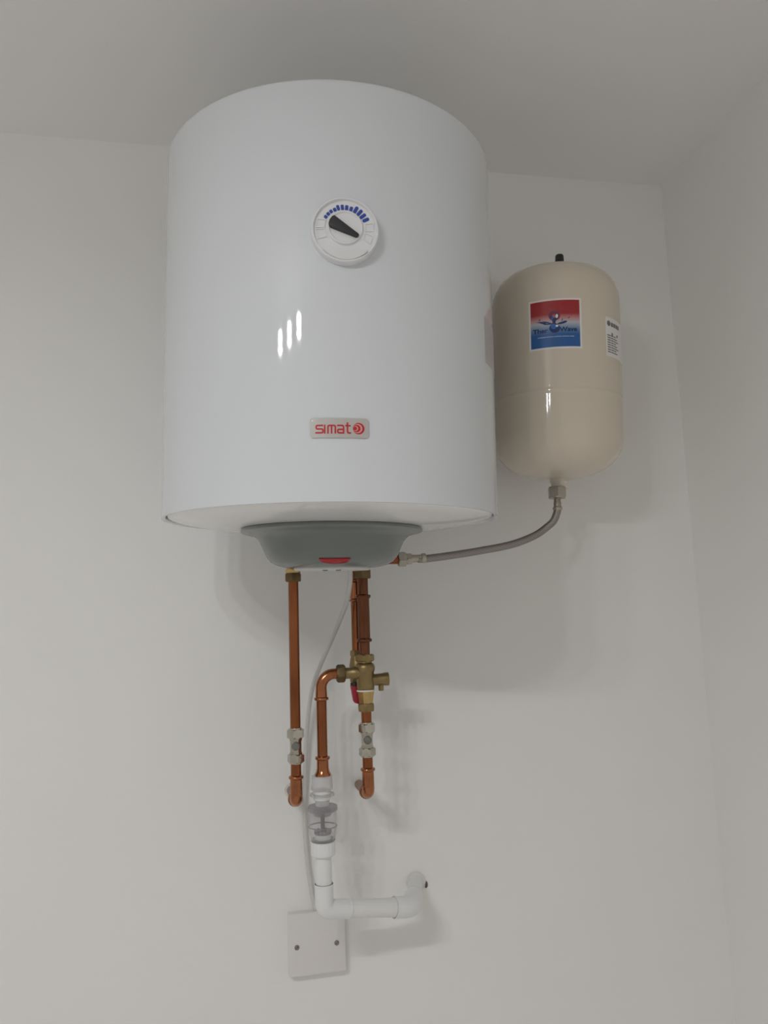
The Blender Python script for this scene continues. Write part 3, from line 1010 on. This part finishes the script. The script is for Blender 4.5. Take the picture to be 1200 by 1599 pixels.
# open toothed ring inside the cup
tr = MB()
for i in range(12):
    a = 2 * PI * i / 12
    tr.box((0.0108 * math.cos(a), 0.0108 * math.sin(a), 1.2657 - b0.z), (0.0034, 0.0034, 0.0050))
tz([(0.0092, 1.2624), (0.0118, 1.2624), (0.0122, 1.2632), (0.0118, 1.2642), (0.0092, 1.2642)], 36, tr, True).build('toothed_ring', 'smoky', td, smooth=30)
tz([(0.0112, 1.2624), (0.0114, 1.2610), (0.0114, 1.2528)]).build('outlet_neck', 'pvc_soft', td)
tz([(0.0166, 1.2558), (0.0176, 1.2558), (0.0178, 1.2540), (0.0170, 1.2530), (0.0116, 1.2530), (0.0116, 1.2558)], loop=True).build('rim', 'smoky', td)
nt_ = MB()
pr_ = []
N = 60
vs_, fs_ = [], []
for z_, dr in ((1.2530, -0.0010), (1.2516, 0), (1.2350, 0), (1.2332, -0.0012)):
    for i in range(N):
        rr = 0.0172 + dr + (0.0003 if (i % 3 == 0 and dr == 0) else 0)
        a = 2 * PI * i / N
        vs_.append((rr * math.cos(a), rr * math.sin(a), z_ - b0.z))
for j in range(3):
    for i in range(N):
        i2 = (i + 1) % N
        fs_.append((j * N + i, j * N + i2, (j + 1) * N + i2, (j + 1) * N + i))
fs_ += [tuple(range(N)), tuple(3 * N + i for i in range(N))]
nt_.add(vs_, fs_).build('union_nut', 'pvc', td, smooth=25)

# ------------------------------------------------------------------ waste pipe
wp = thing('waste_pipe', 'white plastic waste pipe running down, right and back into the wall', 'pipe', (TX, PY, 1.1603))
b0 = Vector(wp.location)
c1 = Vector((TX, PY, 1.1603))
c2 = Vector((0.1290, -0.090, 1.1375))
dh = (c2 - c1).normalized()
cw = Vector((0.1550, 0.0, 1.1435))
db = (cw - c2).normalized()
MB().cyl(Vector((0, 0, 0)), ZA, 0.0117, 0.020, 1.2340 - b0.z, 28).build('pipe', 'pvc', wp)


def pvc_elbow(c, d1, d2, l1, l2, r, rb, name, m):
    """solvent-weld elbow: straight sockets of length l1, l2 along -d1 and d2 from the corner c"""
    pts = [c - d1 * l1, c - d1 * rb]
    k = 10
    for i in range(1, k):
        t = i / k
        pts.append((c - d1 * rb) * (1 - t) ** 2 + c * 2 * t * (1 - t) + (c + d2 * rb) * t * t)
    pts += [c + d2 * rb, c + d2 * l2]
    mb_ = MB()
    mb_.tube([p - b0 for p in pts], r, 32)
    mb_.lathe([(r - 0.0004, 0), (r + 0.0004, 0.0005), (r + 0.0004, 0.0022), (r - 0.0002, 0.0026)], c - d1 * l1 - b0, d1, 32)
    mb_.lathe([(r - 0.0004, 0), (r + 0.0004, 0.0005), (r + 0.0004, 0.0022), (r - 0.0002, 0.0026)], c + d2 * l2 - b0, -d2, 32)
    return mb_.build(name, m, wp, smooth=50)


pvc_elbow(c1, Vector((0, 0, -1)), dh, 0.0345, 0.0395, 0.0133, 0.0105, 'elbow', 'pvc')
MB().tube([c1 + dh * 0.030 - b0, c1 + dh * 0.06 - b0, c2 - dh * 0.02 - b0], [0.0122, 0.0125, 0.0136], 28).build('pipe', 'pvc_soft', wp)
pvc_elbow(c2, dh, db, 0.0315, 0.034, 0.0152, 0.016, 'elbow', 'pvc')
MB().tube([c2 + db * 0.02 - b0, cw - b0 - Vector((0, 0.001, 0))], 0.0122, 28).build('pipe', 'pvc_soft', wp)
MB().lathe([(0.0125, 0.0), (0.0150, 0.0004), (0.0158, 0.0022), (0.0150, 0.0042), (0.0125, 0.0045)], cw - b0 - Vector((0, 0.0052, 0)), (0, 1, 0), 32).build('wall_seal', 'plaster', wp)
MB().prism([(0.1722 + a, 1.1372 + c) for a, c in [(0.0006, 0.0062), (0.0024, 0.0030), (0.0026, -0.0020), (0.0008, -0.0048), (-0.0022, -0.0042), (-0.0016, 0.0010)]],
           lambda u, v, wd: Vector((u, -wd, v)), -0.0005, 0.0008).build('hole', 'hole', wall_back, smooth=0)

# ------------------------------------------------------------------ connection box
bx = thing('connection_box', 'square white plastic connection box with two screws, low on the wall', 'socket box', (-0.0080, 0, 1.0731),
           (0, -0.012, 0))


def rrect(w_, h_, r, n_=5):
    out = []
    for cx, cz, t0 in ((w_ / 2 - r, h_ / 2 - r, 0), (-w_ / 2 + r, h_ / 2 - r, PI / 2), (-w_ / 2 + r, -h_ / 2 + r, PI), (w_ / 2 - r, -h_ / 2 + r, 1.5 * PI)):
        out += [(cx + r * math.cos(t0 + PI / 2 * i / n_), cz + r * math.sin(t0 + PI / 2 * i / n_)) for i in range(n_ + 1)]
    return out


ff = lambda u, v, wd: Vector((u, -wd, v))
MB().prism(rrect(0.0868, 0.0893, 0.003), ff, 0.0, 0.0075).build('back_box', 'box', bx, smooth=30)
fp = MB().prism(rrect(0.0882, 0.0907, 0.0035), ff, 0.0082, 0.0160).build('faceplate', 'box', bx, smooth=30, bevel=0.0012)
for sx in (-0.0310, 0.0308):
    s_ = MB().lathe([(0.0038, 0.0155), (0.0038, 0.0165), (0.0033, 0.0171), (0, 0.0172)], (sx, 0, -0.0032), (0, -1, 0), 20, xdir=(1, 0, 0))
    so = s_.build('screw', 'screw', fp)
    a = 0.6
    MB().ribbon([(sx - 0.003 * math.cos(a), -0.0032 - 0.003 * math.sin(a)), (sx + 0.003 * math.cos(a), -0.0032 + 0.003 * math.sin(a))], 0.0008, ff, 0.0165, 0.0174).build('screw_slot', 'hole', fp, smooth=0)

# ------------------------------------------------------------------ cable
cb = spline([(0.0357, -0.170, 1.6470), (0.0376, -0.161, 1.6330), (0.0378, -0.150, 1.6150), (0.0353, -0.120, 1.5882), (0.0194, -0.080, 1.5402), (0.0016, -0.050, 1.4953), (-0.0116, -0.030, 1.4497),
             (-0.0189, -0.016, 1.3839), (-0.0222, -0.008, 1.3042), (-0.0226, -0.006, 1.2454), (-0.0204, -0.008, 1.1971), (-0.0145, -0.008, 1.1470), (-0.0085, -0.0075, 1.1190)], 8)
tag(MB().tube([p - cb[-1] for p in cb], 0.0036, 16).build('power_cable', 'cable', None, smooth=60, loc=tuple(cb[-1])),
    'thin white power cable hanging from the heater to the square box', 'cable')

# ------------------------------------------------------------------ ceiling light (its reflection shows on the heater)
cl = thing('ceiling_light', 'white three-bulb ceiling light, out of frame, reflected as streaks in the heater', 'lamp', (-0.713, -1.47, ZC))
spots = ((-0.860, -1.440), (-0.713, -1.470), (-0.565, -1.486))
BZ = EYE + 0.70
MB().lathe([(0.0, 0.0), (0.06, -0.0005), (0.06, -0.012), (0.05, -0.022), (0, -0.024)], segs=40).build('ceiling_plate', 'lamp_white', cl)
MB().cyl((0, 0, 0), ZA, 0.007, -0.055, -0.018, 16).build('stem', 'lamp_white', cl)
MB().tube([Vector((x + 0.713, y + 1.47, -0.055)) for x, y in spots], 0.007, 14).build('bar', 'lamp_white', cl)
for x, y in spots:
    o_ = Vector((x + 0.713, y + 1.47, BZ - ZC))
    MB().lathe([(0.024, 0.0152), (0.0235, 0.020), (0.015, 0.040), (0.015, 0.078), (0.010, 0.086)], o_, segs=24).build('lamp_holder', 'lamp_white', cl)
    k = 14
    pr_ = [(0.030 * math.sin(2.094 * i / k), -0.030 * math.cos(2.094 * i / k)) for i in range(k + 1)]
    MB().lathe(pr_ + [(0.020, 0.0155)], o_, segs=24).build('bulb', 'bulb', cl, smooth=60)
    ld = bpy.data.lights.new('bulb_light', 'AREA')
    ld.shape = 'DISK'
    ld.size = 0.05
    ld.energy = DOWN
    ld.color = BULB_COL
    lo = bpy.data.objects.new('bulb_light', ld)
    C.objects.link(lo)
    lo.parent = cl
    lo.location = o_ + Vector((0, 0, -0.032))
